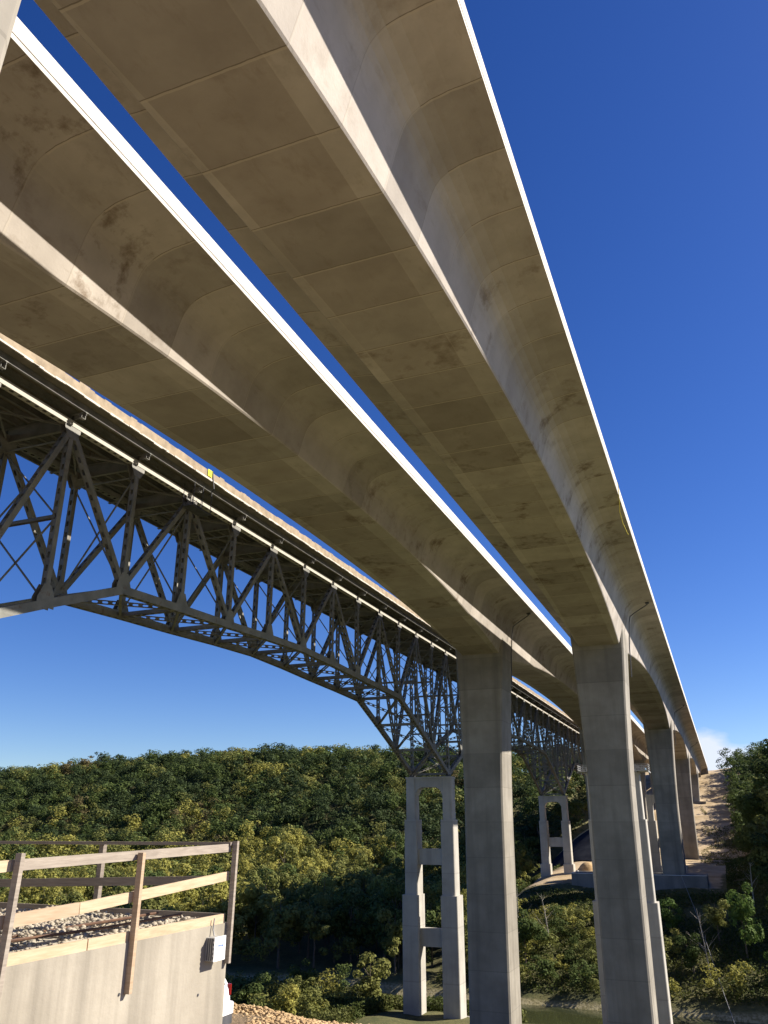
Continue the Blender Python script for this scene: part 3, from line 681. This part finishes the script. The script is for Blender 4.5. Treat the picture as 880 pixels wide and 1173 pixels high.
# ------------------------------------------------------------ vegetation
def crown(rs,H,Rr,n,leaf,base=.28,nb=18,flat=1.0):
    # leaf clumps spread through an uneven crown volume
    zc=H*(base+1)/2; hz_=H*(1-base)/2
    th=rs.uniform(0,2*np.pi,nb); ph=np.arccos(rs.uniform(-.9,1,nb)); rad=rs.uniform(.15,.98,nb)
    bc=np.stack([np.cos(th)*np.sin(ph)*Rr*rad,np.sin(th)*np.sin(ph)*Rr*rad,zc+np.cos(ph)*hz_*rad],1)
    br=rs.uniform(.17,.45,nb)*Rr
    bi=rs.choice(nb,n,p=(br**2)/(br**2).sum())
    d=rs.normal(size=(n,3)); d/=np.linalg.norm(d,axis=1)[:,None]
    rr=br[bi]*rs.uniform(.55,1.08,n)**.6
    c=bc[bi]+d*rr[:,None]*np.array([1,1,.8])
    nrm=d+rs.normal(size=(n,3))*.38+np.array([0,0,.3]); nrm/=np.linalg.norm(nrm,axis=1)[:,None]
    t=np.cross(nrm,rs.normal(size=(n,3))); t/=np.linalg.norm(t,axis=1)[:,None]; b=np.cross(nrm,t)
    s=(leaf*rs.uniform(.55,1.3,n))[:,None]
    V=np.stack([c-t*s*.5-b*s*.2,c+t*s*.1-b*s*.5,c+t*s*.5+b*s*.15,c-t*s*.1+b*s*.5],1).reshape(-1,3)
    Fq=np.arange(n*4).reshape(-1,4); return V,Fq,bc
def limbs(rs,H,Rr,bc,r0):
    m=MB(); m.tube([(0,0,-1),(0,0,.2),(.1,.05,H*.3),(.0,-.1,H*.6),(.05,0,H*.86)],[r0*1.3,r0,r0*.75,r0*.45,r0*.12],7)
    for c in bc[::2]:
        z0=min(c[2]*.55+H*.12,H*.7); m.tube([(0,0,z0),(c[0]*.5,c[1]*.5,(z0+c[2])/2+.2),tuple(c)],[r0*.4,r0*.25,r0*.06],5,False)
    return m
palette={'dark':((.045,.068,.026),(.065,.09,.034)),'green':((.075,.105,.03),(.10,.135,.04)),'olive':((.15,.165,.048),(.20,.205,.06)),'yellow':((.25,.245,.06),(.32,.30,.075)),'rust':((.13,.11,.05),(.16,.13,.06)),'bright':((.09,.145,.035),(.12,.18,.045))}
LM={k:leaf_mat(k+' leaves',*v) for k,v in palette.items()}
variants=[]
for i,(H,Rr,n,leaf,base,nb) in enumerate([(15,5.2,2600,.52,.2,20),(13,4.6,2300,.5,.18,17),(17,5.0,2800,.52,.25,22),(11,4.4,2000,.48,.12,15),(14,3.6,2000,.48,.12,18)]):
    r_=np.random.RandomState(10+i); V,Fq,bc=crown(r_,H,Rr,n,leaf,base,nb)
    tm=limbs(r_,H,Rr,bc,.24); tme=bpy.data.meshes.new('trunk'); tme.from_pydata(tm.v,[],tm.f); tme.materials.append(M['bark'])
    variants.append((H,V,Fq,tme))
cm={}
def crown_mesh(i,c):
    if (i,c) not in cm: cm[(i,c)]=np_mesh('crown',variants[i][1],variants[i][2],LM[c])
    return cm[(i,c)]
def put_tree(name,label,cat,x,y,i,c,s,rz,group=None,z=None):
    t=thing(name,label,cat,(x,y,hz(x,y)-.1 if z is None else z),group,rz); t.scale=(s[0],s[0],s[1])
    for nm,me in (('crown',crown_mesh(i,c)),('trunk',variants[i][3])):
        o=bpy.data.objects.new(nm,me); col.objects.link(o); o.parent=t
    return t
f_=909.
fw=np.array([-math.sin(YAW)*math.cos(PITCH),math.cos(YAW)*math.cos(PITCH),math.sin(PITCH)]); rt_=np.array([math.cos(YAW),math.sin(YAW),0]); up_=np.cross(rt_,fw)
def proj(x,y,z):
    P=np.stack([x,y,z],-1); d=P@fw; return 440+f_*(P@rt_)/d,586.5-f_*(P@up_)/d
# wild positions over the terrain
rs=np.random.RandomState(8)
cand=[]
for (x0,x1,y0_,y1_,sp) in ((-700,-62,120,340,7.5),(-760,-20,340,620,7.6),(8,150,196,640,7.0),(-62,8,196,250,4.6),(-104,-60,134,163,4.0)):
    X,Y=np.meshgrid(np.arange(x0,x1,sp),np.arange(y0_,y1_,sp)); X=X.ravel()+rs.uniform(-.45,.45,X.size)*sp; Y=Y.ravel()+rs.uniform(-.45,.45,Y.size)*sp
    cand.append(np.stack([X,Y],1))
cand=np.concatenate(cand); X,Y=cand[:,0],cand[:,1]; Z=height(X,Y)
keep=(np.abs(Y-river_y(X)-1)>17)&(Z>-36)
corrm=(X>-66)&(X<6)&(Y>238); keep&=~corrm
keep&=~((X>-66)&(X<4)&(Y<190)&((Y>150)|(X>-44)))
keep&=~((X>-66)&(X<-36)&(Y<161.5))&~((np.abs(X+36)<7)&(Y<150))
keep&=~((X>-62)&(X<-4)&(np.abs(Y-269)<16))
keep&=~((X>-75)&(X<-30)&(Y>320)&(Y<392))
for tx,ty in ((.5,214),(-10.5,205),(-5,221),(8.5,219),(6.5,206),(12,228),(-15.5,226)):
    u=((X-tx)+(Y-ty)*.62)/1.384; dd=np.abs((X-tx)*.62-(Y-ty))/1.177
    keep&=~((u>0)&(u<26)&(dd<8)); keep&=~((np.abs(X-tx)<6)&(np.abs(Y-ty)<6))
px,py=proj(X,Y,Z+8); keep&=(px>-60)&(px<950)&(py>700)&(py<1260)
X,Y,Z=X[keep],Y[keep],Z[keep]
small=((X>-62)&(X<8)&(Y<250))|((X>-110)&(Y<165)&(X<0))                 # scrub on the river bank below the works
hgt=rs.uniform(8.5,19,len(X))*np.where(small,rs.uniform(.28,.55,len(X)),1)
hgt*=np.where((X>8)&(Y<420),1.05,1)
dist=np.sqrt(X*X+Y*Y+Z*Z); size=hgt/dist
order=np.argsort(-size); indiv=set(order[:262].tolist())
zone=vnoise(X,Y,45,3); z2=rs.rand(len(X))*.55+vnoise(X,Y,16,13)*.45
def pick(i):
    x,y=X[i],Y[i]
    if x>4: c=['dark','green','green','olive'][int(z2[i]*4)]; return c
    if small[i]: return ['olive','green','olive','yellow','olive','green'][int(z2[i]*6)]
    if y<360: k=z2[i]+ (zone[i]-.5)*.5; return 'green' if k<.3 else ('olive' if k<.56 else ('yellow' if k<1.05 else 'rust'))
    k=z2[i]+(zone[i]-.5)*.5; return 'dark' if k<.48 else ('green' if k<.72 else ('olive' if k<.86 else ('yellow' if k<.93 else 'rust')))
words={'dark':'dark green','green':'mid green','olive':'olive green','yellow':'yellowing autumn','rust':'rust brown autumn'}
def where(i):
    x,y=X[i],Y[i]
    if x>4: return 'on the steep bank right of the bridges','trees on the right bank'
    if small[i]: return 'on the river bank below the bridges','shrubs on the river bank'
    if y<340: return 'on the valley floor beside the truss bridge','trees on the valley floor'
    return 'low on the wooded far hillside','trees low on the far hillside'
PV=[];PF=[];PC=[]; cnt=0
farv=[]
for i in range(6):
    r_=np.random.RandomState(40+i); V,Fq,_=crown(r_,1.0,.36,560,.046,.02,13); farv.append((V,Fq))
for i in order:
    c=pick(i); v=int(rs.randint(5)); H=hgt[i]
    if i in indiv:
        wd,gr=where(i); kind='shrub' if small[i] else 'tree'
        s=H/variants[v][0]; sx=s*rs.uniform(.9,1.15)*(1.25 if small[i] else 1)
        put_tree('shrub' if small[i] else 'broadleaf_tree',f"{words[c]} {kind} {wd}",kind,float(X[i]),float(Y[i]),v,c,(sx,s),rs.rand()*6.3,f"{words[c]} {gr}")
    else:
        V,Fq=farv[rs.randint(6)]; a=rs.rand()*6.3; ca,sa=math.cos(a),math.sin(a)
        W=V*np.array([H*rs.uniform(.95,1.25)*1.15]*2+[H]); W=W@np.array([[ca,sa,0],[-sa,ca,0],[0,0,1]])+np.array([X[i],Y[i],Z[i]-.5])
        lo,hi=[np.array(q) for q in palette[c]]; cc=lo+(hi-lo)*rs.rand()
        PV.append(W); PF.append(Fq+cnt); cnt+=len(W); PC.append(np.tile(np.append(cc,1),(len(W),1)))
print('trees',len(X),'merged',len(PV))
fo=bpy.data.objects.new('woodland',np_mesh('woodland',np.concatenate(PV),np.concatenate(PF),leaf_mat('woodland leaves',None,None,True),np.concatenate(PC)))
col.objects.link(fo); tag(fo,'mixed green and autumn woodland covering the far valley side and ridge','woodland',kind='stuff')
# undergrowth: low leafy cover and grass on the banks
def cover(name,label,n,fx,leaf,cl,hh,cat):
    x,y=fx(n); z=height(x,y); k=len(x)
    c=np.stack([x,y,z+rs.rand(k)**1.5*hh],1); nrm=rs.normal(size=(k,3))*.6+np.array([0,0,.6]); nrm/=np.linalg.norm(nrm,axis=1)[:,None]
    t=np.cross(nrm,rs.normal(size=(k,3))); t/=np.linalg.norm(t,axis=1)[:,None]; b=np.cross(nrm,t); s=(leaf*rs.uniform(.5,1.3,k))[:,None]
    V=np.stack([c-t*s*.5-b*s*.2,c+t*s*.1-b*s*.5,c+t*s*.5+b*s*.15,c-t*s*.1+b*s*.5],1).reshape(-1,3)
    w_=vnoise(x,y,9,7)+rs.uniform(-.2,.2,k); cc=np.where(w_[:,None]>.5,np.array(cl[0]),np.array(cl[1])); C4=np.repeat(np.hstack([cc,np.ones((k,1))]),4,axis=0)
    o=bpy.data.objects.new(name,np_mesh(name,V,np.arange(k*4).reshape(-1,4),leaf_mat(name+' leaves',None,None,True),C4)); col.objects.link(o); tag(o,label,cat,kind='stuff')
def fx1(n):
    x=rs.uniform(-66,60,n); y=rs.uniform(194,330,n); k=(vnoise(x,y,11,9)>.22)&(~((x>-60)&(x<-2)&(y>258)))&(y>river_y(x)+17.5); return x[k],y[k]
cover('undergrowth','low scrub and weeds over the river bank below the far piers',170000,fx1,.42,((.10,.11,.03),(.06,.08,.02)),1.3,'undergrowth')
def fx3(n):
    x=rs.uniform(-115,-38,n); y=rs.uniform(132,165,n); k=(vnoise(x,y,8,9)>.12)&~((x>-62)&(y<161)); return x[k],y[k]
cover('undergrowth','tangled weeds and brush on the near river bank around the old pier base',140000,fx3,.38,((.12,.13,.04),(.07,.09,.025)),2.4,'undergrowth')
def fx2(n):
    x=rs.uniform(-12,26,n); y=rs.uniform(330,540,n); k=(vnoise(x,y,14,11)>.5)&(x>-9+ (vnoise(x,y,25,4)-.5)*14); return x[k],y[k]
cover('grass','dry green grass patches on the tan dirt slope below the far abutment',26000,fx2,.5,((.16,.15,.05),(.09,.10,.03)),.5,'grass')

# named trees that stand out
put_tree('broadleaf_tree','bright green sunlit tree low at right, on the dark bank beside the river','tree',.5,214,0,'bright',(.9,1.1),.4)
put_tree('broadleaf_tree','small bright green tree in front of the big bright one, at the water edge','tree',6.5,206,3,'bright',(.62,.62),1.4)
put_tree('broadleaf_tree','golden leaved tree at the right edge above the bright green tree','tree',12,228,1,'yellow',(.8,.9),2.2)
put_tree('broadleaf_tree','tall dark tree highest on the right bank against the sky','tree',19,262,2,'dark',(1.35,1.45),2.9,z=hz(19,262))
put_tree('broadleaf_tree','broad olive green tree leaning out over the dirt slope at right','tree',10.5,250,0,'olive',(1.35,1.15),4.1)
put_tree('broadleaf_tree','sunlit green tree left of the pier of the middle concrete bridge','tree',-47,205,1,'green',(.95,1.0),.9)
put_tree('shrub','sunlit green bush right behind the right-hand pier, below the grey footing','shrub',-15.5,226,3,'bright',(.8,.8),2.0)
put_tree('broadleaf_tree','leafy green tree on the water edge right beside the right-hand pier','tree',-10.5,205,3,'green',(.75,.75),3.0)
put_tree('broadleaf_tree','rounded olive tree between the dead stem and the bright green tree','tree',-5.0,221,1,'olive',(.8,.8),5.0)
put_tree('broadleaf_tree','lit green tree half way up the dark bank at the right edge','tree',8.5,219,4,'green',(.9,.9),.3)
def dead(label,x,y,h,seed,lean=(0,0)):
    t=thing('dead_tree',label,'tree',(x,y,hz(x,y))); r_=random.Random(seed); m=MB(); z=hz(x,y)-.3
    top=(x+lean[0],y+lean[1],z+h); m.tube([(x,y,z),(x+lean[0]*.4,y,z+h*.5),top],[.15,.10,.03],7); m.build('trunk',M['deadwood'],t)
    m=MB()
    for k in range(16):
        f=r_.uniform(.3,.95); b=(x+lean[0]*f,y,z+h*f); a=r_.uniform(0,6.3); L=(1.1-f)*h*.35+.4
        e=(b[0]+math.cos(a)*L,b[1]+math.sin(a)*L,b[2]+L*r_.uniform(.5,1.2)); m.tube([b,((b[0]+e[0])/2,(b[1]+e[1])/2,(b[2]+e[2])/2-.1),e],[.035,.025,.01],4)
    m.build('branch',M['deadwood'],t)
dead('bleached bare dead tree left of the bright green tree',-7.2,204,14,1,(-1.2,0))
dead('thin bare pale tree between the footing and the right bank trees',4,246,11,2,(.5,0))
dead('thin bare trunk just right of the middle bridge pier',-49.5,210,15,3,(.3,0))
dead('leaning bare trunk on the scrub slope below the far truss pier',-43,215,12,5,(-1.5,0))
dead('pale bare tree on the valley floor seen through the railing',-150,190,12,6,(0,0))
# slack cable running down over the right bank
m=MB(); m.tube([(-13.5,258,-14),(-10,235,-20.5),(-7.5,215,-26),(-5,195,-31.5),(-2.8,178,-35.9)],.05,5)
tag(m.build('cable',M['cable']),'thin slack cable slanting down the bank from the grey footing to the river','cable')
